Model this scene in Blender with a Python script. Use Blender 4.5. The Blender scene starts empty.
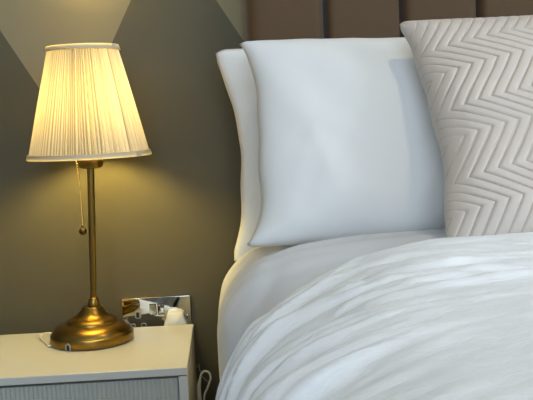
import bpy, bmesh, math, random
from mathutils import Vector, Matrix, noise, Euler
from mathutils.bvhtree import BVHTree
random.seed(7)
PI = math.pi
scn = bpy.context.scene
COL = scn.collection

# ------------------------------------------------------------------ helpers
def lerp(a, b, t): return a + (b - a) * t
def smooth(a, b, x):
    t = max(0.0, min(1.0, (x - a) / (b - a)))
    return t * t * (3 - 2 * t)
def pn(x, y, z=0.0): return noise.noise(Vector((x, y, z)))
def srgb(r, g, b):
    def f(c):
        c /= 255.0
        return c / 12.92 if c <= .04045 else ((c + .055) / 1.055) ** 2.4
    return (f(r), f(g), f(b), 1)

def new_mat(name):
    m = bpy.data.materials.new(name); m.use_nodes = True
    nt = m.node_tree
    return m, nt, nt.nodes['Principled BSDF']

def mat(name, col, rough=.5, metal=0., sheen=0., bump=None, var=None, spec=.5, aniso=None, sss=0):
    """procedural principled material; bump=(scale, strength, dist), var=(scale, amount)"""
    m, nt, b = new_mat(name)
    b.inputs['Base Color'].default_value = col
    b.inputs['Roughness'].default_value = rough
    b.inputs['Metallic'].default_value = metal
    b.inputs['Specular IOR Level'].default_value = spec
    if sheen:
        b.inputs['Sheen Weight'].default_value = sheen
        b.inputs['Sheen Roughness'].default_value = .4
    tc = nt.nodes.new('ShaderNodeTexCoord')
    if bump:
        n = nt.nodes.new('ShaderNodeTexNoise'); n.inputs['Scale'].default_value = bump[0]; n.inputs['Detail'].default_value = 4
        bp = nt.nodes.new('ShaderNodeBump'); bp.inputs['Strength'].default_value = bump[1]; bp.inputs['Distance'].default_value = bump[2]
        nt.links.new(tc.outputs['Object'], n.inputs['Vector']); nt.links.new(n.outputs['Fac'], bp.inputs['Height'])
        nt.links.new(bp.outputs['Normal'], b.inputs['Normal'])
    if var:
        n = nt.nodes.new('ShaderNodeTexNoise'); n.inputs['Scale'].default_value = var[0]; n.inputs['Detail'].default_value = 5
        mx = nt.nodes.new('ShaderNodeMix'); mx.data_type = 'RGBA'
        mx.inputs[6].default_value = tuple(c * (1 - var[1]) for c in col[:3]) + (1,)
        mx.inputs[7].default_value = tuple(min(1, c * (1 + var[1])) for c in col[:3]) + (1,)
        nt.links.new(tc.outputs['Object'], n.inputs['Vector']); nt.links.new(n.outputs['Fac'], mx.inputs[0])
        nt.links.new(mx.outputs[2], b.inputs['Base Color'])
    return m

def obj(name, bm, m=None, parent=None, smooth_=True, bevel=0, bseg=2, auto=None):
    me = bpy.data.meshes.new(name)
    bmesh.ops.recalc_face_normals(bm, faces=bm.faces)
    bm.to_mesh(me); bm.free()
    o = bpy.data.objects.new(name, me); COL.objects.link(o)
    if m: me.materials.append(m)
    if smooth_:
        for p in me.polygons: p.use_smooth = True
    if auto is not None:
        me.set_sharp_from_angle(angle=math.radians(auto))
    if bevel:
        md = o.modifiers.new('bevel', 'BEVEL'); md.width = bevel; md.segments = bseg; md.limit_method = 'ANGLE'
    if parent: o.parent = parent
    return o

def empty(name, loc, rot=(0, 0, 0)):
    o = bpy.data.objects.new(name, None); COL.objects.link(o); o.location = loc; o.rotation_euler = rot
    o.empty_display_size = .05
    return o

def tag(o, label=None, cat=None, group=None, kind=None):
    if label: o['label'] = label
    if cat: o['category'] = cat
    if group: o['group'] = group
    if kind: o['kind'] = kind
    return o

def add_box(bm, x0, x1, y0, y1, z0, z1):
    vs = [bm.verts.new((x, y, z)) for x in (x0, x1) for y in (y0, y1) for z in (z0, z1)]
    for f in ((0, 1, 3, 2), (4, 6, 7, 5), (0, 4, 5, 1), (2, 3, 7, 6), (0, 2, 6, 4), (1, 5, 7, 3)):
        bm.faces.new([vs[i] for i in f])

def box(*a):
    bm = bmesh.new(); add_box(bm, *a); return bm

def lathe(prof, n=64, axis=None, closed=False):
    """prof: list of (r, z). axis(z)->(dx,dy) lets the axis lean."""
    bm = bmesh.new(); rings = []
    for r, z in prof:
        dx, dy = axis(z) if axis else (0, 0)
        if r < 1e-6: rings.append([bm.verts.new((dx, dy, z))])
        else: rings.append([bm.verts.new((dx + r * math.cos(2 * PI * i / n), dy + r * math.sin(2 * PI * i / n), z)) for i in range(n)])
    pairs = list(zip(rings, rings[1:]))
    if closed: pairs.append((rings[-1], rings[0]))
    for a, b in pairs:
        for i in range(n):
            j = (i + 1) % n
            if len(a) == 1 and len(b) == 1: continue
            if len(a) == 1: bm.faces.new((a[0], b[i], b[j]))
            elif len(b) == 1: bm.faces.new((a[i], a[j], b[0]))
            else: bm.faces.new((a[i], a[j], b[j], b[i]))
    return bm

def catmull(pts, per=10):
    P = [Vector(p) for p in pts]; P = [2 * P[0] - P[1]] + P + [2 * P[-1] - P[-2]]
    out = []
    for i in range(1, len(P) - 2):
        a, b, c, d = P[i - 1:i + 3]
        for k in range(per):
            t = k / per
            out.append(.5 * ((2 * b) + (c - a) * t + (2 * a - 5 * b + 4 * c - d) * t * t + (3 * b - a - 3 * c + d) * t ** 3))
    out.append(P[-2]); return out

def tube(pts, r, n=10, bm=None, per=10):
    bm = bm or bmesh.new()
    C = catmull(pts, per); rings = []
    nrm = None
    for i, p in enumerate(C):
        t = (C[min(i + 1, len(C) - 1)] - C[max(i - 1, 0)]).normalized()
        if nrm is None:
            nrm = t.orthogonal().normalized()
        nrm = (nrm - t * nrm.dot(t)).normalized(); bi = t.cross(nrm)
        rr = r(i / (len(C) - 1)) if callable(r) else r
        rings.append([bm.verts.new(p + nrm * rr * math.cos(2 * PI * k / n) + bi * rr * math.sin(2 * PI * k / n)) for k in range(n)])
    for a, b in zip(rings, rings[1:]):
        for k in range(n): bm.faces.new((a[k], a[(k + 1) % n], b[(k + 1) % n], b[k]))
    bm.faces.new(rings[0]); bm.faces.new(rings[-1][::-1])
    return bm

def poly_at(pts, s):
    """smooth polyline sampled at s in 0..1 by arc length"""
    L = [0]
    for a, b in zip(pts, pts[1:]): L.append(L[-1] + math.dist(a, b))
    t = s * L[-1]
    for i in range(len(pts) - 1):
        if t <= L[i + 1] or i == len(pts) - 2:
            k = (t - L[i]) / max(1e-9, L[i + 1] - L[i])
            return tuple(lerp(pts[i][q], pts[i + 1][q], k) for q in range(len(pts[0])))

# ------------------------------------------------------------------ materials
M = {}
M['brass'] = mat('antique_brass', (.29, .178, .042, 1), .30, 1.0, bump=(900, .05, .0005))
M['brass_dark'] = mat('dark_brass', (.10, .065, .028, 1), .3, 1.0)
M['chain'] = mat('chain_brass', (.75, .58, .25, 1), .25, 1.0)
M['chrome'] = mat('polished_chrome', (.56, .56, .54, 1), .04, 1.0)
M['white_lacquer'] = mat('white_lacquer', srgb(200, 198, 190), .42, bump=(300, .02, .0005))
M['grey_lacquer'] = mat('pale_grey_lacquer', srgb(176, 176, 168), .5)
M['white_plastic'] = mat('white_plastic', srgb(232, 228, 214), .35)
M['cord'] = mat('white_cord', srgb(222, 212, 188), .45)
M['grey_plastic'] = mat('grey_plastic', srgb(150, 148, 138), .4)
M['black'] = mat('black_plastic', (.008, .008, .008, 1), .35)
M['velvet'] = mat('brown_velvet', srgb(86, 64, 38), .75, sheen=.3, bump=(500, .15, .0006), var=(9, .12))
M['pillow'] = mat('white_cotton', srgb(232, 232, 231), .85, bump=(700, .12, .0006))
M['duvet'] = mat('white_cotton_duvet', srgb(214, 215, 218), .85, bump=(700, .12, .0006))
M['spread'] = mat('crushed_velvet_white', srgb(234, 234, 234), .6, sheen=.35, bump=(80, .35, .003), var=(24, .08))
def crush(m):    # nap of the velvet brushed across the bed: fine streaks
    nt = m.node_tree
    mp = nt.nodes.new('ShaderNodeMapping'); mp.inputs['Scale'].default_value = (.6, 1.4, .9)
    tc = next(n for n in nt.nodes if n.type == 'TEX_COORD')
    nt.links.new(tc.outputs['Object'], mp.inputs['Vector'])
    for n in nt.nodes:
        if n.type == 'TEX_NOISE': nt.links.new(mp.outputs[0], n.inputs['Vector']); n.inputs['Distortion'].default_value = .8
crush(M['spread'])
M['cushion'] = mat('quilted_satin_beige', srgb(202, 191, 181), .55, sheen=.2, bump=(900, .15, .0005), var=(40, .05))
M['stitch'] = mat('hem_stitch', srgb(222, 216, 200), .7)
M['thread'] = mat('taupe_sewing_thread', srgb(176, 165, 154), .7)
M['mattress'] = mat('mattress_ticking', srgb(220, 220, 215), .9)
M['base'] = mat('bed_base_fabric', srgb(84, 70, 56), .85)
M['carpet'] = mat('carpet_grey', srgb(120, 115, 108), .95, bump=(400, .5, .004), var=(60, .2))
M['ceil'] = mat('ceiling_white', srgb(225, 224, 220), .9)
M['plain_wall'] = mat('painted_wall_plain', srgb(160, 157, 148), .85, bump=(250, .06, .001))
M['frame'] = mat('window_frame_white', srgb(230, 230, 228), .4)
M['ear'] = M['pillow']

def shade_mat(name, col, w, tcol):
    m, nt, b = new_mat(name)
    out = nt.nodes['Material Output']
    d = nt.nodes.new('ShaderNodeBsdfDiffuse'); t = nt.nodes.new('ShaderNodeBsdfTranslucent')
    d.inputs['Color'].default_value = col; t.inputs['Color'].default_value = tcol
    mx = nt.nodes.new('ShaderNodeMixShader'); mx.inputs[0].default_value = w
    n = nt.nodes.new('ShaderNodeTexNoise'); n.inputs['Scale'].default_value = 600
    tc = nt.nodes.new('ShaderNodeTexCoord'); bp = nt.nodes.new('ShaderNodeBump'); bp.inputs['Strength'].default_value = .08; bp.inputs['Distance'].default_value = .001
    nt.links.new(tc.outputs['Object'], n.inputs['Vector']); nt.links.new(n.outputs['Fac'], bp.inputs['Height'])
    nt.links.new(bp.outputs['Normal'], d.inputs['Normal'])
    nt.links.new(d.outputs[0], mx.inputs[1]); nt.links.new(t.outputs[0], mx.inputs[2]); nt.links.new(mx.outputs[0], out.inputs['Surface'])
    nt.nodes.remove(b)
    return m
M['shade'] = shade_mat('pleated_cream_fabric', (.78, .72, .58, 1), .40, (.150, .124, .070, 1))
M['shade_fold'] = shade_mat('pleated_cream_fabric_doubled_shaded', (.62, .54, .38, 1), .40, (.066, .052, .025, 1))  # darker colour paints in pleat shading; lower translucency stands in for doubled cloth
M['trim'] = shade_mat('cream_trim_ribbon', (.78, .68, .48, 1), .35, (.26, .215, .11, 1))

def emit_mat(name, col, s):
    m, nt, b = new_mat(name)
    e = nt.nodes.new('ShaderNodeEmission'); e.inputs[0].default_value = col; e.inputs[1].default_value = s
    nt.links.new(e.outputs[0], nt.nodes['Material Output'].inputs['Surface']); nt.nodes.remove(b)
    return m
BULB = 190.0
M['bulb'] = emit_mat('lit_bulb', (1.0, .77, .235, 1), BULB)
M['ceiling_diffuser'] = emit_mat('ceiling_light_diffuser', (1.0, .82, .54, 1), 215.0)

# wall paint: dark grey with lighter taped triangles (hard painted edges, in metres on the wall)
def wall_paint():
    m, nt, b = new_mat('geometric_wall_paint')
    N = nt.nodes; L = nt.links
    tc = N.new('ShaderNodeTexCoord'); sp = N.new('ShaderNodeSeparateXYZ'); L.new(tc.outputs['Object'], sp.inputs[0])
    def math_(op, a, c):
        n = N.new('ShaderNodeMath'); n.operation = op
        for i, v in enumerate((a, c)):
            if v is None: continue
            if isinstance(v, (int, float)): n.inputs[i].default_value = v
            else: L.new(v, n.inputs[i])
        return n.outputs[0]
    X, Z = sp.outputs[0], sp.outputs[2]
    def above(k, c):   # z > k x + c
        return math_('GREATER_THAN', math_('SUBTRACT', Z, math_('MULTIPLY', X, k)), c)
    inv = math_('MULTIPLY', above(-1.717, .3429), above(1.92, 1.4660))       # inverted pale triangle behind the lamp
    right = math_('MULTIPLY', above(-1.624, 1.1183), math_('LESS_THAN', X, .75))
    right = math_('MULTIPLY', right, math_('SUBTRACT', 1.0, inv))
    right = math_('MULTIPLY', right, above(1.92, -9))
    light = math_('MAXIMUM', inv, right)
    left = math_('SUBTRACT', 1.0, above(-1.717, .3429))                      # darkest facet to the left
    left = math_('MULTIPLY', left, math_('GREATER_THAN', math_('SUBTRACT', Z, math_('MULTIPLY', X, 1.92)), 1.466))
    m1 = N.new('ShaderNodeMix'); m1.data_type = 'RGBA'
    m1.inputs[6].default_value = srgb(*WALL_DARK); m1.inputs[7].default_value = srgb(*WALL_LEFT); L.new(left, m1.inputs[0])
    m2 = N.new('ShaderNodeMix'); m2.data_type = 'RGBA'
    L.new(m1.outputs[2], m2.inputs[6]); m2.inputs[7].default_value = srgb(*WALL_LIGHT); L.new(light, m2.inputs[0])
    L.new(m2.outputs[2], b.inputs['Base Color'])
    b.inputs['Roughness'].default_value = .62
    n = N.new('ShaderNodeTexNoise'); n.inputs['Scale'].default_value = 320; n.inputs['Detail'].default_value = 3
    bp = N.new('ShaderNodeBump'); bp.inputs['Strength'].default_value = .12; bp.inputs['Distance'].default_value = .001
    L.new(tc.outputs['Object'], n.inputs['Vector']); L.new(n.outputs['Fac'], bp.inputs['Height']); L.new(bp.outputs['Normal'], b.inputs['Normal'])
    return m
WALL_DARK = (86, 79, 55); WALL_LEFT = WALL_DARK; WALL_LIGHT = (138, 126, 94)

# ------------------------------------------------------------------ the room
RX0, RX1, RY0, RZ = -1.45, 2.35, -3.3, 2.4
def struct(name, bm, m, **k): return tag(obj(name, bm, m, smooth_=False, **k), kind='structure')
struct('wall_back', box(RX0, RX1, 0, .1, 0, RZ), wall_paint())
struct('wall_left', box(RX0 - .1, RX0, RY0, .1, 0, RZ), M['plain_wall'])
struct('floor', box(RX0 - .1, RX1 + .1, RY0 - .1, .1, -.1, 0), M['carpet'])
struct('ceiling', box(RX0 - .1, RX1 + .1, RY0 - .1, .1, RZ, RZ + .1), M['ceil'])
WX0, WX1, WZ0, WZ1 = -.85, .85, 1.0, 2.3          # window opening in the wall facing the bed
VY0, VY1 = -2.6, -1.3                               # second opening, in the wall to the right of the bed
bm = bmesh.new()
for a, c, d, e in ((RY0, VY0, 0, RZ), (VY1, .1, 0, RZ), (VY0, VY1, 0, WZ0), (VY0, VY1, WZ1, RZ)):
    add_box(bm, RX1, RX1 + .1, a, c, d, e)
struct('wall_right', bm, M['plain_wall'])
bm = bmesh.new()
for a, c in ((VY0, VY0 + .05), (VY1 - .05, VY1), ((VY0 + VY1) / 2 - .025, (VY0 + VY1) / 2 + .025)):
    add_box(bm, RX1 + .02, RX1 + .07, a, c, WZ0, WZ1)
for a, c in ((WZ0, WZ0 + .05), (WZ1 - .05, WZ1)):
    add_box(bm, RX1 + .02, RX1 + .07, VY0, VY1, a, c)
struct('window_2', bm, M['frame'])
bm = bmesh.new()
for a, c, d, e in ((RX0 - .1, WX0, 0, RZ), (WX1, RX1 + .1, 0, RZ), (WX0, WX1, 0, WZ0), (WX0, WX1, WZ1, RZ)):
    add_box(bm, a, c, RY0 - .1, RY0, d, e)
struct('wall_front', bm, M['plain_wall'])
bm = bmesh.new()
for a, c in ((WX0, WX0 + .05), (WX1 - .05, WX1), ((WX0 + WX1) / 2 - .025, (WX0 + WX1) / 2 + .025)):
    add_box(bm, a, c, RY0 - .07, RY0 - .02, WZ0, WZ1)
for a, c in ((WZ0, WZ0 + .05), (WZ1 - .05, WZ1)):
    add_box(bm, WX0, WX1, RY0 - .07, RY0 - .02, a, c)
struct('window_1', bm, M['frame'])

# ------------------------------------------------------------------ nightstand
NX0, NX1, NY0, NY1, NZ = -.500, -.0829, -.3595, -.0535, .4879
ns = empty('nightstand', ((NX0 + NX1) / 2, (NY0 + NY1) / 2, 0))
tag(ns, 'white bedside table with a ribbed front panel, standing under the brass lamp', 'nightstand')
ox, oy = ns.location.x, ns.location.y
def nbox(name, x0, x1, y0, y1, z0, z1, m=M['white_lacquer'], bevel=.0015):
    return obj(name, box(x0 - ox, x1 - ox, y0 - oy, y1 - oy, z0, z1), m, ns, smooth_=False, bevel=bevel)
nbox('tabletop', NX0, NX1, NY0, NY1, NZ - .0135, NZ, bevel=.0012)
nbox('side_panel', NX0, NX0 + .016, NY0 + .001, NY1, .08, NZ - .0155)
nbox('side_panel', NX1 - .016, NX1, NY0 + .001, NY1, .08, NZ - .0155)
nbox('back_panel', NX0 + .016, NX1 - .016, NY1 - .008, NY1, .08, NZ - .0135)
nbox('bottom_panel', NX0 + .016, NX1 - .016, NY0 + .02, NY1 - .008, .08, .096)
nbox('top_rail', NX0 + .016, NX1 - .016, NY0 + .02, NY1 - .008, NZ - .03, NZ - .0135)
# ribbed front: rounded vertical flutes
bm = bmesh.new()
x0, x1, zt, zb = NX0 + .0175 - ox, NX1 - .0175 - ox, NZ - .0185, .098
pitch = .0074; nr = int((x1 - x0) / pitch); pitch = (x1 - x0) / nr
prof = []
for i in range(nr):
    for k in range(8):
        a = k / 8
        prof.append((x0 + (i + a) * pitch, NY0 + .0065 - oy - 0.0016 * abs(math.sin(PI * a)) ** .7))
prof.append((x1, NY0 + .0065 - oy))
t = [bm.verts.new((x, y, zt)) for x, y in prof]; b_ = [bm.verts.new((x, y, zb)) for x, y in prof]
for i in range(len(prof) - 1): bm.faces.new((t[i], b_[i], b_[i + 1], t[i + 1]))
tb = [bm.verts.new((x, NY0 + .02 - oy, zt)) for x, y in prof]; bb = [bm.verts.new((x, NY0 + .02 - oy, zb)) for x, y in prof]
for i in range(len(prof) - 1):
    bm.faces.new((t[i], t[i + 1], tb[i + 1], tb[i])); bm.faces.new((b_[i], bb[i], bb[i + 1], b_[i + 1])); bm.faces.new((tb[i], tb[i + 1], bb[i + 1], bb[i]))
tag(obj('door', bm, M['grey_lacquer'], ns, auto=40), 'vertically ribbed white front panel')
for sx in (NX0 + .03, NX1 - .03):
    for sy in (NY0 + .03, NY1 - .03):
        lg = lathe([(0, 0), (.010, 0), (.015, .08), (0, .08)], 20)
        o = obj('leg', lg, M['white_lacquer'], ns, auto=40); o.location = (sx - ox, sy - oy, 0)

# ------------------------------------------------------------------ table lamp
LX, LY = -.2709, -.1416
lamp = empty('table_lamp', (LX, LY, NZ + .0006))
lamp.scale = (1.03,) * 3
tag(lamp, 'lit brass table lamp with a pleated cream shade, on the white bedside table', 'lamp')
def lean(z): return (.004 + .0145 * (z / .33), 0)
bp_ = [(0, .0), (.0738, .0), (.0754, .0014), (.0754, .0150), (.0748, .0164), (.0734, .0168), (.0728, .0176), (.0722, .0196), (.0700, .0232), (.0660, .0272), (.0600, .0310),
       (.0535, .0336), (.0490, .0346), (.0476, .0350), (.0472, .0362), (.0470, .0378), (.0455, .0398), (.0420, .0420), (.0375, .0438), (.0335, .0456), (.0295, .0482), (.0260, .0514), (.0228, .0552),
       (.0202, .0590), (.0186, .0618), (.0176, .0634), (.0165, .0640), (.0, .0642)]
obj('base', lathe(bp_, 96, lambda z: (.004 * z / .064, 0)), M['brass'], lamp, auto=50)
pol = [(0, .0620), (.0100, .0620), (.0106, .0640), (.0106, .0672), (.0100, .0710), (.0090, .0752), (.0078, .0785), (.0060, .0800), (.0, .0802)]
obj('collar', lathe(pol, 40, lean), M['brass'], lamp, auto=50)
obj('pole', lathe([(0, .0785), (.0054, .0785), (.0063, .2), (.0064, .325), (0, .325)], 32, lean), M['brass'], lamp, auto=50)
hx = lean(.325)[0]
SX = .0175                                          # shade axis, from the lamp's base
def sh(z): return (SX, 0)
obj('socket_cup', lathe([(0, .3150), (.016, .3150), (.0205, .3170), (.0222, .3215), (.0222, .337), (.0205, .341), (.0145, .343), (.0145, .383), (0, .383)], 48, lambda z: (hx, 0)), M['brass'], lamp, auto=50)
obj('bulb', lathe([(0, .383), (.012, .383), (.0135, .395), (.020, .408), (.0265, .422), (.0295, .437), (.0275, .452), (.020, .464), (.010, .470), (0, .472)], 32, sh), M['bulb'], lamp)
# pleated shade
SB, ST, RB, RT = .3360, .5320, .1090, .0625
NP = 112
bm = bmesh.new(); rows = []
ph = []; a = 0
for i in range(NP):
    ph.append(a); a += 1 + .45 * random.uniform(-1, 1)
ph = [p / a * 2 * PI for p in ph] + [2 * PI]
cols = []
for i in range(NP):
    w = random.uniform(.6, 1.15)
    for k, d in enumerate((-.55, .1, .55, .1)):
        cols.append((lerp(ph[i], ph[i + 1], k / 4.0), d * w, random.random()))
NV = 22
for j in range(NV + 1):
    t = j / NV; z = lerp(SB + .006, ST - .006, t); r0 = lerp(RB, RT, (z - SB) / (ST - SB)) - .0030 + .0006 * math.sin(PI * t)
    amp = lerp(.0036, .0026, t)
    rows.append([bm.verts.new((SX + (r0 + d * amp) * math.cos(p + .004 * pn(q * 50, t * 2)), (r0 + d * amp) * math.sin(p + .004 * pn(q * 50, t * 2)), z)) for p, d, q in cols])
n = len(cols)
for A, B in zip(rows, rows[1:]):
    for i in range(n):
        f = bm.faces.new((A[i], A[(i + 1) % n], B[(i + 1) % n], B[i]))
        f.material_index = 1 if i % 4 == 3 or (i % 4 == 0 and cols[i][2] < .45) else 0     # pleat sides given the doubled-cloth tone with fold shade painted in
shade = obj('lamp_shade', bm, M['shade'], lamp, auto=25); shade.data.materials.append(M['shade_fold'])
tag(shade, 'pleated cream fabric shade glowing from the bulb')
def band(z0, z1, o=.0014):
    r0, r1 = lerp(RB, RT, (z0 - SB) / (ST - SB)), lerp(RB, RT, (z1 - SB) / (ST - SB))
    return lathe([(r0 - .0010, z0), (r0 + o, z0), (r0 + o + .0004, z0 + .001), (r1 + o + .0004, z1 - .001), (r1 + o, z1), (r1 - .0010, z1)], 128, sh)
obj('trim_band', band(SB - .0008, SB + .0085), M['trim'], shade, auto=40)
obj('trim_band', band(ST - .0085, ST + .0006), M['trim'], shade, auto=40)
def seam_tab(z0, z1, ang):
    bm = bmesh.new()
    r0, r1 = lerp(RB, RT, (z0 - SB) / (ST - SB)) + .0016, lerp(RB, RT, (z1 - SB) / (ST - SB)) + .0016
    g = []
    for k in range(5):
        an = math.radians(ang) + lerp(-.06, .06, k / 4) * .1 / r0
        g.append([bm.verts.new((SX + (r + e) * math.cos(an), (r + e) * math.sin(an), z)) for r, z, e in ((r0, z0, 0), (r0, z0, .0009), (r1, z1, .0009), (r1, z1, 0))])
    for a, b in zip(g, g[1:]):
        for q in range(4): bm.faces.new((a[q], a[(q + 1) % 4], b[(q + 1) % 4], b[q]))
    bm.faces.new(g[0]); bm.faces.new(g[-1])
    return bm
obj('seam_tab', seam_tab(SB - .001, SB + .0085, -32), M['trim'], shade, auto=30)
obj('seam_tab', seam_tab(ST - .0085, ST + .0008, -24), M['trim'], shade, auto=30)
# spider: ring round the holder and three wires to the lower rim
bm = tube([(SX + .0165 * math.cos(q * PI / 6), .0165 * math.sin(q * PI / 6), .352) for q in range(13)], .0012, 6)
for q in range(3):
    an = q * 2 * PI / 3 + .5
    tube([(SX + .016 * math.cos(an), .016 * math.sin(an), .352), (SX + .105 * math.cos(an), .105 * math.sin(an), .341)], .0012, 6, bm, 2)
obj('shade_carrier', bm, M['white_plastic'], shade)
# pull chain of beads
bm = bmesh.new()
ctop, cbot = Vector((hx - .0232, -.012, .3335)), Vector((hx - .0200, -.012, .2105))
NB = 28
for i in range(NB):
    p = ctop.lerp(cbot, i / (NB - 1)); p.x += .0016 * math.sin(PI * i / (NB - 1))
    bmesh.ops.create_uvsphere(bm, u_segments=8, v_segments=6, radius=.0018, matrix=Matrix.Translation(p))
tube([ctop + Vector((.006, .004, .001)), ctop + Vector((.002, .001, .002)), ctop], .0016, 8, bm, 4)
tube([ctop, (ctop + cbot) / 2 + Vector((.0016, 0, 0)), cbot], .0004, 5, bm, 6)
chain = obj('pull_chain', bm, M['chain'], lamp)
bm = bmesh.new(); bmesh.ops.create_uvsphere(bm, u_segments=24, v_segments=16, radius=.0070, matrix=Matrix.Translation(cbot + Vector((0, 0, -.0072))))
tube([cbot + Vector((0, 0, -.002)), cbot + Vector((0, 0, .0022))], .0022, 10, bm, 2)
obj('chain_ball', bm, M['brass_dark'], chain)
# cord grommet on the rim, front left
ga = math.radians(-115); ro = .0752
def rim(a, dz, dr=0): return Vector(((ro + dr) * math.cos(a), (ro + dr) * math.sin(a), dz))
bm = bmesh.new()
tube([rim(ga - .055, .0006, .0006), rim(ga - .055, .0075, .0006), rim(ga - .038, .0108, .0006), rim(ga, .0122, .0006), rim(ga + .038, .0108, .0006), rim(ga + .055, .0075, .0006), rim(ga + .055, .0006, .0006)], .0015, 8, bm, 6)
gr = obj('cord_grommet', bm, M['grey_plastic'], lamp); tag(gr, 'small grey plastic cord bush in the rim')
bm = bmesh.new()
fr = [rim(ga + d, z, .0005) for d, z in ((-.05, .0008), (-.05, .0072), (-.034, .0104), (0, .0115), (.034, .0104), (.05, .0072), (.05, .0008))]
f1 = [bm.verts.new(p) for p in fr]; f2 = [bm.verts.new(p * 1.0 - rim(ga, 0) * .03) for p in fr]
bm.faces.new(f1); bm.faces.new(f2[::-1])
for i in range(7): bm.faces.new((f1[i], f1[(i + 1) % 7], f2[(i + 1) % 7], f2[i]))
obj('grommet_hole', bm, M['black'], gr, smooth_=False)
# white cord looping out to the left of the base and back behind it
cr = .0019
bm = tube([(-.055, -.022, cr + .001), (-.066, -.0290, cr + .0006), (-.0735, -.0310, cr), (-.0800, -.014, cr), (-.0920, .012, cr + .001), (-.0995, .030, cr + .003), (-.0985, .041, cr + .005), (-.0880, .047, cr + .005), (-.070, .052, cr + .002), (-.055, .060, cr), (-.040, .0715, cr), (-.031, .0805, cr + .002), (-.027, .0885, -.001), (-.0262, .0896, -.02), (-.026, .0900, -.08), (-.024, .0930, -.25)], cr, 8)
obj('power_cord', bm, M['cord'], lamp)

# ------------------------------------------------------------------ wall socket
sk = empty('wall_socket', (-.1586, 0, .4945))
tag(sk, 'polished chrome double wall socket, low on the wall behind the bedside table', 'socket')
def rrect(w, h, r, n=6):
    out = []
    for cx, cz, a0 in ((w / 2 - r, h / 2 - r, 0), (-w / 2 + r, h / 2 - r, 90), (-w / 2 + r, -h / 2 + r, 180), (w / 2 - r, -h / 2 + r, 270)):
        for k in range(n + 1):
            a = math.radians(a0 + 90 * k / n); out.append((cx + r * math.cos(a), cz + r * math.sin(a)))
    return out
def slab(outline, y0, y1, bev=0.0, tilt=None):
    """outline in x,z extruded from wall side y0 to front y1 with a chamfered front"""
    bm = bmesh.new(); n = len(outline)
    cx = sum(p[0] for p in outline) / n; cz = sum(p[1] for p in outline) / n
    w = max(abs(p[0] - cx) for p in outline)
    rings = []
    steps = [(y0, 0)] + ([(y1 + bev, 0), (y1 + bev * .3, bev * .3), (y1, bev)] if bev else [(y1, 0)])
    for y, ins in steps:
        s = 1 - ins / w
        rings.append([bm.verts.new((cx + (x - cx) * s, y + (tilt * (x - cx) if tilt else 0), cz + (z - cz) * s)) for x, z in outline])
    for a, b in zip(rings, rings[1:]):
        for i in range(n): bm.faces.new((a[i], a[(i + 1) % n], b[(i + 1) % n], b[i]))
    bm.faces.new(rings[0][::-1]); bm.faces.new(rings[-1])
    return bm
obj('faceplate', slab(rrect(.1405, .086, .003), 0, -.0085, .0016), M['chrome'], sk, auto=30)
def shift(o, dx, dz): return [(x + dx, z + dz) for x, z in o]
for dx, tl in ((-.0068, .30), (.0092, -.16)):
    hs = obj('rocker_surround', slab(shift(rrect(.0140, .0235, .0008), dx, .0178), -.008, -.0090, .0002), M['black'], sk, auto=30)
    obj('rocker_switch', slab(shift(rrect(.0115, .0205, .0006), dx, .0178), -.008, -.0122, .0004, tl), M['chrome'], hs, auto=30)
for dx in (-.0385,):
    e = obj('earth_slot', slab(shift(rrect(.0125, .0170, .004), dx, .0085), -.008, -.0092, .0004), M['grey_plastic'], sk, auto=30)
    obj('slot_hole', slab(shift(rrect(.0060, .0105, .0005), dx, .0080), -.008, -.0095), M['black'], e, smooth_=False)
    for d2 in (-.011, .011):
        e2 = obj('pin_slot', slab(shift(rrect(.0105, .008, .002), dx + d2, -.0135), -.008, -.0092, .0004), M['grey_plastic'], sk, auto=30)
        obj('slot_hole', slab(shift(rrect(.0070, .0045, .0004), dx + d2, -.0135), -.008, -.0095), M['black'], e2, smooth_=False)
for dx in (-.0620, .0620):
    o = obj('fixing_screw', slab([(.0032 * math.cos(q * PI / 8) + dx, .0032 * math.sin(q * PI / 8)) for q in range(16)], -.008, -.0094, .0004), M['chrome'], sk, auto=30)

# charger plugged in on the right
ch = empty('plug_charger', (-.1195, -.0105, .4885))
tag(ch, 'cream white plug with a rounded top, pushed into the right of the chrome wall socket', 'plug')
out = []
for k in range(25):
    a = PI * k / 24
    out.append((.0145 * math.copysign(abs(math.cos(a)) ** .8, math.cos(a)), .010 + .0125 * math.sin(a) ** .75 if 0 < k < 24 else .010))
out = [(.0235, -.004)] + [(.0232, -.001)] + [(p[0] * 1.25, p[1] + .001) for p in out] + [(-.0232, -.001), (-.0235, -.004), (-.0235, -.026), (-.020, -.030), (.020, -.030), (.0235, -.026)]
bm = slab(out, 0, -.034, .006)
obj('plug_body', bm, M['white_plastic'], ch, auto=60)
obj('cable_boot', tube([(0, -.017, -.028), (0, -.017, -.046)], lambda t: lerp(.0055, .0032, t), 12), M['white_plastic'], ch)

# cable from the plug, dropping behind the table and hanging in the gap by the bed
cb = bmesh.new()
base = Vector((0, 0, 0))
pts = [(-.1195, -.0275, .447), (-.119, -.030, .405), (-.108, -.036, .375), (-.088, -.040, .390), (-.0765, -.062, .4080), (-.0745, -.105, .4150), (-.069, -.142, .4085), (-.0600, -.150, .3995), (-.0570, -.150, .3985)]
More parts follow.
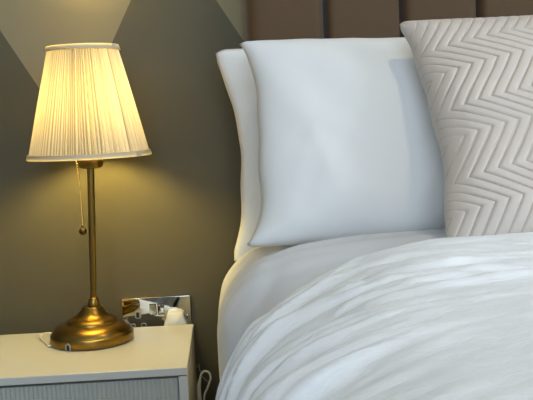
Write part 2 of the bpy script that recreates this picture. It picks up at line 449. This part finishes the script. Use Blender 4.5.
# thin grey strand from behind the table to the knot
strand = tube(pts, .0008, 6)
w = [(-.0555, -.150, .3985), (-.0520, -.150, .4060), (-.0545, -.150, .4150), (-.0622, -.150, .4190), (-.0695, -.150, .4140), (-.0705, -.151, .4040), (-.0680, -.154, .3990)]
cable = obj('charging_cable', tube([(-.0545, -.150, .3960), (-.0520, -.150, .4055), (-.0545, -.150, .4150), (-.0622, -.150, .4185), (-.0690, -.150, .4135), (-.0722, -.151, .4040)], .0021, 8,
            tube([(-.0545, -.150, .3965), (-.0590, -.150, .385), (-.0650, -.150, .372), (-.0670, -.150, .35), (-.0655, -.150, .30), (-.060, -.148, .22), (-.055, -.15, .12), (-.05, -.16, .02), (-.035, -.19, .0028), (-.03, -.25, .0026)], .0021, 8)), M['cord'])
tag(cable, 'white charging cable looped in the dark gap between bedside table and bed', 'cable')
obj('cable_lead', strand, M['grey_plastic'], cable)
obj('cable_connector', tube([(-.0725, -.151, .4030), (-.0750, -.1515, .3900), (-.0750, -.1515, .3700), (-.0745, -.1515, .3550)], lambda t: lerp(.0030, .0040, smooth(0, .4, t)), 12), M['cord'], cable)

# ------------------------------------------------------------------ bed
BX0, BX1 = .052, 1.362
bed = empty('bed', ((BX0 + BX1) / 2, -1.05, 0))
tag(bed, 'double bed with a tall brown velvet headboard in upright padded channels', 'bed')
bx, by = bed.location.x, bed.location.y
def bedpart(name, bm, m, **k):
    bmesh.ops.translate(bm, verts=bm.verts, vec=(-bx, -by, 0)); return obj(name, bm, m, bed, **k)
bedpart('bed_base', box(BX0 + .01, BX1 - .01, -2.05, -.10, .06, .36), M['base'], smooth_=False, bevel=.015)
for sx in (BX0 + .08, BX1 - .08):
    for sy in (-.2, -1.95):
        b2 = lathe([(0, 0), (.02, 0), (.028, .065), (0, .065)], 20); bmesh.ops.translate(b2, verts=b2.verts, vec=(sx, sy, 0)); bedpart('leg', b2, M['black'], auto=40)
hb = bedpart('headboard', box(BX0 + .003, BX1 - .003, -.055, -.004, .05, 1.34), M['base'], smooth_=False, bevel=.01)
# padded channels
NPAN = 9; pw = (BX1 - BX0) / NPAN
SEAM0, PW = .2005, .1485
edges = [BX0 - .003] + [SEAM0 + PW * i for i in range(8)] + [SEAM0 + PW * 8]
for i in range(NPAN):
    x0, x1 = edges[i], edges[i + 1]
    bm = bmesh.new(); nx, nz = 26, 30; z0, z1 = .05, 1.36
    g = []
    for a in range(nx + 1):
        u = a / nx; x = lerp(x0 + .0006, x1 - .0006, u); row = []
        for c in range(nz + 1):
            v = c / nz; z = lerp(z0, z1, v)
            e = max(1e-9, 1 - abs(2 * u - 1) ** (7 if i == 0 and u < .5 else 14)) ** .5 * max(1e-9, 1 - abs(2 * v - 1) ** 40) ** .5
            d = .036 * e + .0012 * pn(x * 14, z * 9, i) * e
            row.append(bm.verts.new((x - bx, -.057 - d - by, z)))
        g.append(row)
    for a in range(nx):
        for c in range(nz): bm.faces.new((g[a][c], g[a + 1][c], g[a + 1][c + 1], g[a][c + 1]))
    bk = [[bm.verts.new((x - bx, -.045 - by + .006, z)) for z in (z0, z1)] for x in (x0 + .0006, x1 - .0006)]
    bm.faces.new((bk[0][0], bk[0][1], bk[1][1], bk[1][0]))
    bm.faces.new([g[0][c] for c in range(nz + 1)] + [bk[0][1], bk[0][0]]); bm.faces.new([g[nx][c] for c in range(nz + 1)] + [bk[1][1], bk[1][0]])
    bm.faces.new([g[a][0] for a in range(nx + 1)] + [bk[1][0], bk[0][0]]); bm.faces.new([g[a][nz] for a in range(nx + 1)] + [bk[1][1], bk[0][1]])
    obj('padded_channel', bm, M['velvet'], hb, auto=50)
mt = obj('mattress', box(BX0 + .02, BX1 - .02, -2.03, -.105, .362, .60), M['mattress'], smooth_=False, bevel=.05, bseg=5)
tag(mt, 'white mattress lying on the bed base under the duvet', 'mattress')

# ------------------------------------------------------------------ pillows
def pillow(name, W, H, T, m, loc, lean_, yaw=0, pinch=(.03, .03), nu=70, nv=56, wr=None, rz=0, pw=.42, rad=.03, pex=2.2):
    """stuffed two-sided pillow, origin at the middle of its bottom edge; front faces -y"""
    bm = bmesh.new(); F = []; Bk = []
    for a in range(nu + 1):
        u = -1 + 2 * a / nu; rf = []; rb = []
        uu = math.sin(u * PI / 2) * .35 + u * .65
        for c in range(nv + 1):
            v = -1 + 2 * c / nv
            vv = math.sin(v * PI / 2) * .35 + v * .65
            x = uu * (W / 2 - pinch[0] * (1 - abs(vv) ** pex)); z = H / 2 + vv * (H / 2 - pinch[1] * (1 - abs(uu) ** 2.2))
            ex, ez = abs(x) - (W / 2 - rad), abs(z - H / 2) - (H / 2 - rad)
            if ex > 0 and ez > 0:
                k = max(ex, ez) / math.hypot(ex, ez)
                x = math.copysign(W / 2 - rad + ex * k, x); z = H / 2 + math.copysign(H / 2 - rad + ez * k, z - H / 2)
            t = T / 2 * (max(0, 1 - abs(uu) ** 2.4) * max(0, 1 - abs(vv) ** 2.4)) ** pw
            e = min(1, (6 if nu > 200 else 2.6) * (1 - max(abs(uu), abs(vv))))
            d = wr(x, z, uu, vv) * e if wr else 0
            x2 = x + (.006 * pn(z * 14, 3, W * 9) if wr else 0); z2 = z + (.003 * pn(x * 14, 5, W * 9) if wr else 0)
            yy = 0
            pf = (x2, -t - d + yy, z2)
            if a in (0, nu) or c in (0, nv):
                q = bm.verts.new((x2, yy, z2)); rf.append(q); rb.append(q)
            else:
                rf.append(bm.verts.new(pf)); rb.append(bm.verts.new((x2, t + yy, z2)))
        F.append(rf); Bk.append(rb)
    for a in range(nu):
        for c in range(nv):
            bm.faces.new((F[a][c], F[a + 1][c], F[a + 1][c + 1], F[a][c + 1]))
            bm.faces.new((Bk[a][c], Bk[a][c + 1], Bk[a + 1][c + 1], Bk[a + 1][c]))
    o = obj(name, bm, m)
    o.location = loc; o.rotation_euler = Euler((-lean_, rz, yaw), 'XYZ')
    return o

def ridge(v): return 1 - 2 * abs(v)
def wr_front(x, z, u, v):
    d = .0070 * pn(x * 6 + 2, z * 5, 1)
    d += .0120 * ridge(pn(x * 9 + z * 3, z * 2.0 + 1, 2)) * smooth(.2, -.9, v)
    d += .0100 * ridge(pn((x + z) * 11, (x - z) * 3, 3)) * smooth(.35, 1, abs(u))
    d += .0030 * ridge(pn((x - z * .6) * 24, z * 6, 11)) * smooth(.6, -.6, v)
    d += .0020 * ridge(pn(x * 12, z * 28, 13)) * smooth(.5, .95, v)
    return d
def wr_rear(x, z, u, v):
    return .010 * pn(x * 8, z * 9, 6) + .008 * ridge(pn(x * 5 + 3, z * 15 + x * 6, 7))

FW, FH = .70, .369
pf = pillow('pillow', FW, FH, .135, M['pillow'], (.017 + FW / 2, -.404, .682), math.radians(24), rz=.018, pinch=(.034, .006), wr=wr_front, pw=.46, rad=.022, pex=5)
tag(pf, 'large white pillow standing in front of the other pillow, half shaded by the quilted cushion', 'pillow', 'white pillows against the headboard')
pr = pillow('pillow', FW + .03, .397, .105, M['pillow'], (-.006 + (FW + .03) / 2, -.205, .644), math.radians(8), rz=-.045, pinch=(.040, .012), wr=wr_rear, pw=.45)
tag(pr, 'white pillow lit yellow by the lamp, mostly hidden behind the large front pillow', 'pillow', 'white pillows against the headboard')

# quilted cushion
CW, CH = .46, .43
def zig(w):
    per = .116; t = (w / per) % 1.0
    k = .42
    base_ = math.floor(w / per) * .024
    return base_ + (.066 * t / k if t < k else .066 - .042 * (t - k) / (1 - k))
AX, AW = .168, .114
def quilt_phase(x, z):
    xx = x + CW / 2 - AX; w = (CH - z) - AW + .14 * xx + .116 * .42
    q = (xx - zig(w) + .066) / .0195
    return q - math.floor(q)
def quilt(x, z, u, v):
    f = quilt_phase(x, z); e = min(f, 1 - f)
    p = 1 - abs(2 * f - 1) ** 3
    return .0026 * p - .0010 * math.exp(-(e / .07) ** 2) + .004 * pn(x * 9, z * 9, 14) + .003 * ridge(pn(x * 6, z * 14, 15)) * smooth(.0, -.8, v)
cu = pillow('cushion', CW, CH, .125, M['cushion'], (.289 + CW / 2, -.607, .684), math.radians(34.5), rz=-.016, pinch=(.030, .012), nu=390, nv=380, wr=quilt, pw=.40, rad=.016)
cu.data.materials.append(M['thread'])
for p in cu.data.polygons:                          # the sewn thread along the quilting
    c = p.center
    if c.y < -.004:
        f = quilt_phase(c.x, c.z)
        if min(f, 1 - f) < .036: p.material_index = 1
tag(cu, 'beige cushion with zigzag quilting, leaning on the front white pillow', 'cushion')

# ---- bedding cross-sections (x, z) from the crown down over the left side
CX = .707
SECT_D = [(.707, .716), (.55, .7150), (.44, .7130), (.339, .7085), (.267, .7065), (.188, .7025), (.108, .6905), (.070, .6790), (.040, .6690), (.018, .6540), (.000, .6320), (-.014, .6080), (-.022, .578), (-.0255, .546), (-.026, .50), (-.022, .45), (-.016, .41), (-.012, .385)]
SECT_B = [(.707, .728), (.55, .7260), (.408, .7220), (.288, .7190), (.227, .7135), (.158, .6975), (.0895, .6690), (.041, .6370), (.012, .5980), (-.003, .560), (-.011, .520), (-.015, .47), (-.016, .40), (-.014, .30), (-.010, .24)]
def resample(P, n): 
    C = [(p.x, p.y) for p in catmull([(a, b, 0) for a, b in P], 8)]
    return [poly_at(C, i / n) for i in range(n + 1)]
def both(P):   # mirror across the bed's middle
    return P[::-1] + [(2 * CX - x, z) for x, z in P[1:]]

def sheet(name, ny, ys, sect, disp, m, thick, press=None):
    """grid over bed: sect(y) -> list of (x, z) left bottom to right bottom; disp(s, y) along normal"""
    bm = bmesh.new(); G = []
    for j in range(ny + 1):
        y = ys(j / ny); S = sect(y); row = []
        n = len(S)
        s = 0
        mid = n // 2
        arc = [0]
        for i in range(1, n): arc.append(arc[-1] + math.dist(S[i], S[i - 1]))
        for i, (x, z) in enumerate(S):
            a, b = S[max(0, i - 1)], S[min(n - 1, i + 1)]
            t = Vector((b[0] - a[0], b[1] - a[1])).normalized(); nn = Vector((-t.y, t.x))
            d, dy = disp(arc[i], y, x, z, arc[-1])
            p = Vector((x + nn.x * d, y + dy, z + nn.y * d))
            if press: p = press(p)
            row.append(bm.verts.new(p))
        G.append(row)
    for A, B in zip(G, G[1:]):
        for i in range(len(A) - 1): bm.faces.new((A[i], A[i + 1], B[i + 1], B[i]))
    o = obj(name, bm, m)
    md = o.modifiers.new('solid', 'SOLIDIFY'); md.thickness = thick; md.offset = -1
    return o

ND = 110
Dh = resample(SECT_D, ND); Bh = resample(SECT_B, ND)
def insetP(P, d):
    # P runs from the crown out and down to the left; outward normal is (t.y, -t.x) rotated: move inwards
    out = []
    for i, (x, z) in enumerate(P):
        a, b = P[max(0, i - 1)], P[min(len(P) - 1, i + 1)]
        t = Vector((b[0] - a[0], b[1] - a[1])).normalized()
        nrm = Vector((t.y, -t.x))          # outward
        out.append((x - nrm.x * d, z - nrm.y * d))
    return out
Dnear = insetP(Bh, .018); Dfar = insetP(Bh, .036)
def sect_d(y):
    k = smooth(-.46, -.60, y); k2 = smooth(-.63, -.74, y)
    P = [(lerp(a[0], lerp(b[0], c[0], k2), k), lerp(a[1], lerp(b[1], c[1], k2), k)) for a, b, c in zip(Dh, Dnear, Dfar)]
    head = smooth(-.30, -.12, y) * .03
    P = [(x, z - head * smooth(.45, .62, z)) for x, z in P]
    return both(P)
def disp_d(s, y, x, z, L):
    f = .0065 * pn(x * 2.2 + z * 2, (y + .10 * x) * 19, 3) + .0030 * ridge(pn(x * 3 + z * 3, (y + .13 * x) * 33, 5)) + .002 * pn(s * 3.2 + 4, y * 15 + s * 5, 3) + .0020 * pn(s * 9, y * 34 + s * 8, 7)
    f += .0035 * pn(x * 4 + z * 14, y * 4, 9)
    return f * smooth(-.62, -.54, y) , 0
bpy.context.view_layer.update()
PRESS = []
for o in (pf, pr, cu):
    b4 = BVHTree.FromPolygons([o.matrix_world @ v.co for v in o.data.vertices], [tuple(p.vertices) for p in o.data.polygons])
    PRESS.append(b4)
def press(p):   # the duvet sinks under what lies on it
    if p.y < -.78 or p.z < .56: return p
    z = p.z
    for b4 in PRESS:
        for dx, dy in ((0, 0), (.013, 0), (-.013, 0), (0, .013), (0, -.013), (.009, .009), (-.009, .009), (.009, -.009), (-.009, -.009)):
            h = b4.ray_cast(Vector((p.x + dx, p.y + dy, .45)), Vector((0, 0, 1)), .6)
            if h[0] is not None and h[0].z - .008 < z: z = h[0].z - .008
    return Vector((p.x, p.y, z))
dv = sheet('duvet', 150, lambda t: lerp(-.13, -2.08, t ** 1.5), sect_d, disp_d, M['duvet'], .012, press)
tag(dv, 'smooth white cotton duvet showing between the pillows and the textured bedspread', 'duvet')

def ridge(v): return 1 - 2 * abs(v)
def disp_b(s, y, x, z, L):
    sl = min(s, L - s)
    grow = smooth(-.63, -.70, y)
    # folds run across the bed and drape down its side; they drift along the bed as they cross it
    q = y + .10 * math.sin(x * 2.3 + .6) + .05 * pn(x * 3, y * 3, 5)
    calm = (1 - .3 * smooth(.05, .35, x)) * (1 - .88 * smooth(.04, .24, x - .25 * (y + 1.05)) * smooth(-.92, -1.06, y))
    left = smooth(.42, .10, x)
    f = (.0064 + .0066 * left) * pn(x * 2.2 + z * 1.5, q * 17, 1)
    f += (.0055 + .0060 * left) * ridge(pn(x * 3.6 + z * 2 + 9, q * 30 + 1.5 * pn(x * 5, y * 5, 3), 2))
    f += .0040 * ridge(pn(x * 7 + 3, q * 55 + x * 6, 4)) + .0026 * ridge(pn(x * 13 + y * 9, q * 38, 8)) + .0012 * pn(x * 40, q * 70, 9)
    f = f * calm + .0016 * ridge(pn(x * 30 + y * 20, q * 34, 21)) * (.3 + .7 * calm) + .0035 * pn(x * 7, y * 7, 12)
    puff = .012 * smooth(-.62, -.78, y)
    wob = .010 * pn(x * 5, 0, 31) + .004 * pn(x * 17, 2, 31) - .05 * smooth(.70, .45, z) * smooth(.3, 0, x) - .035 * smooth(.35, 0.0, x)
    return f * (.2 + .8 * grow) + puff * smooth(.45, .65, z), wob * smooth(-1.1, -.63, y)
sp_ = sheet('bedspread', 330, lambda t: lerp(-.63, -2.12, t ** 1.55), lambda y: both(Bh), disp_b, M['spread'], .009)
row0 = [sp_.data.vertices[i].co.copy() for i in range(0, 2 * ND + 1, 2)]
obj('hem', tube([p + Vector((0, -.001, -.001)) for p in row0], .0024, 8, per=2), M['spread'], sp_)
tag(sp_, 'creased off-white velvety bedspread pulled up over the bed and duvet', 'bedspread')

# ------------------------------------------------------------------ lights
cl = empty('ceiling_light', (.66, -.98, RZ)); tag(cl, 'round flush ceiling light above the bed', 'light')
obj('housing', lathe([(0, 0), (.06, 0), (.06, -.028), (.05, -.030), (.05, -.02), (0, -.02)], 48), M['frame'], cl, auto=40)
obj('diffuser', lathe([(0, -.021), (.048, -.021), (.046, -.032), (.03, -.038), (0, -.040)], 48), M['ceiling_diffuser'], cl, auto=60)

def daylight(sx, sy, energy, loc, rot):
    ld = bpy.data.lights.new('window_daylight', 'AREA'); ld.shape = 'RECTANGLE'; ld.size = sx; ld.size_y = sy
    ld.energy = energy; ld.color = (.72, .86, 1.0)
    lo = bpy.data.objects.new('window_daylight', ld); COL.objects.link(lo); lo.location = loc; lo.rotation_euler = rot
daylight(WX1 - WX0 - .1, WZ1 - WZ0 - .1, 35, ((WX0 + WX1) / 2, RY0 - .15, (WZ0 + WZ1) / 2), (math.radians(90), 0, 0))
daylight(WZ1 - WZ0 - .1, VY1 - VY0 - .1, 47, (RX1 + .15, (VY0 + VY1) / 2, (WZ0 + WZ1) / 2), (0, math.radians(90), 0))

w = bpy.data.worlds.new('sky'); scn.world = w; w.use_nodes = True
w.node_tree.nodes['Background'].inputs[0].default_value = (.62, .78, 1.0, 1); w.node_tree.nodes['Background'].inputs[1].default_value = 1.0

# ------------------------------------------------------------------ camera
cam = bpy.data.cameras.new('camera'); co = bpy.data.objects.new('camera', cam); COL.objects.link(co)
psi, th, r = math.radians(2.4), math.radians(5.7), .047
Fv = Vector((math.sin(psi) * math.cos(th), math.cos(psi) * math.cos(th), -math.sin(th)))
R0 = Vector((math.cos(psi), -math.sin(psi), 0)); U0 = R0.cross(Fv)
R_ = R0 * math.cos(r) - U0 * math.sin(r); U_ = R0 * math.sin(r) + U0 * math.cos(r)
mtx = Matrix((R_, U_, -Fv)).transposed().to_4x4(); mtx.translation = (0, -1.82, .905)
co.matrix_world = mtx
cam.sensor_width = 36; cam.lens = 900 / 533 * 36; cam.clip_start = .02
scn.camera = co

scn.view_settings.view_transform = 'Standard'; scn.view_settings.look = 'None'
scn.view_settings.exposure = 0; scn.view_settings.gamma = 1
scn.view_settings.use_curve_mapping = False
scn.cycles.use_denoising = True; scn.cycles.denoising_prefilter = 'ACCURATE'
scn.cycles.max_bounces = 10; scn.cycles.sample_clamp_indirect = 6
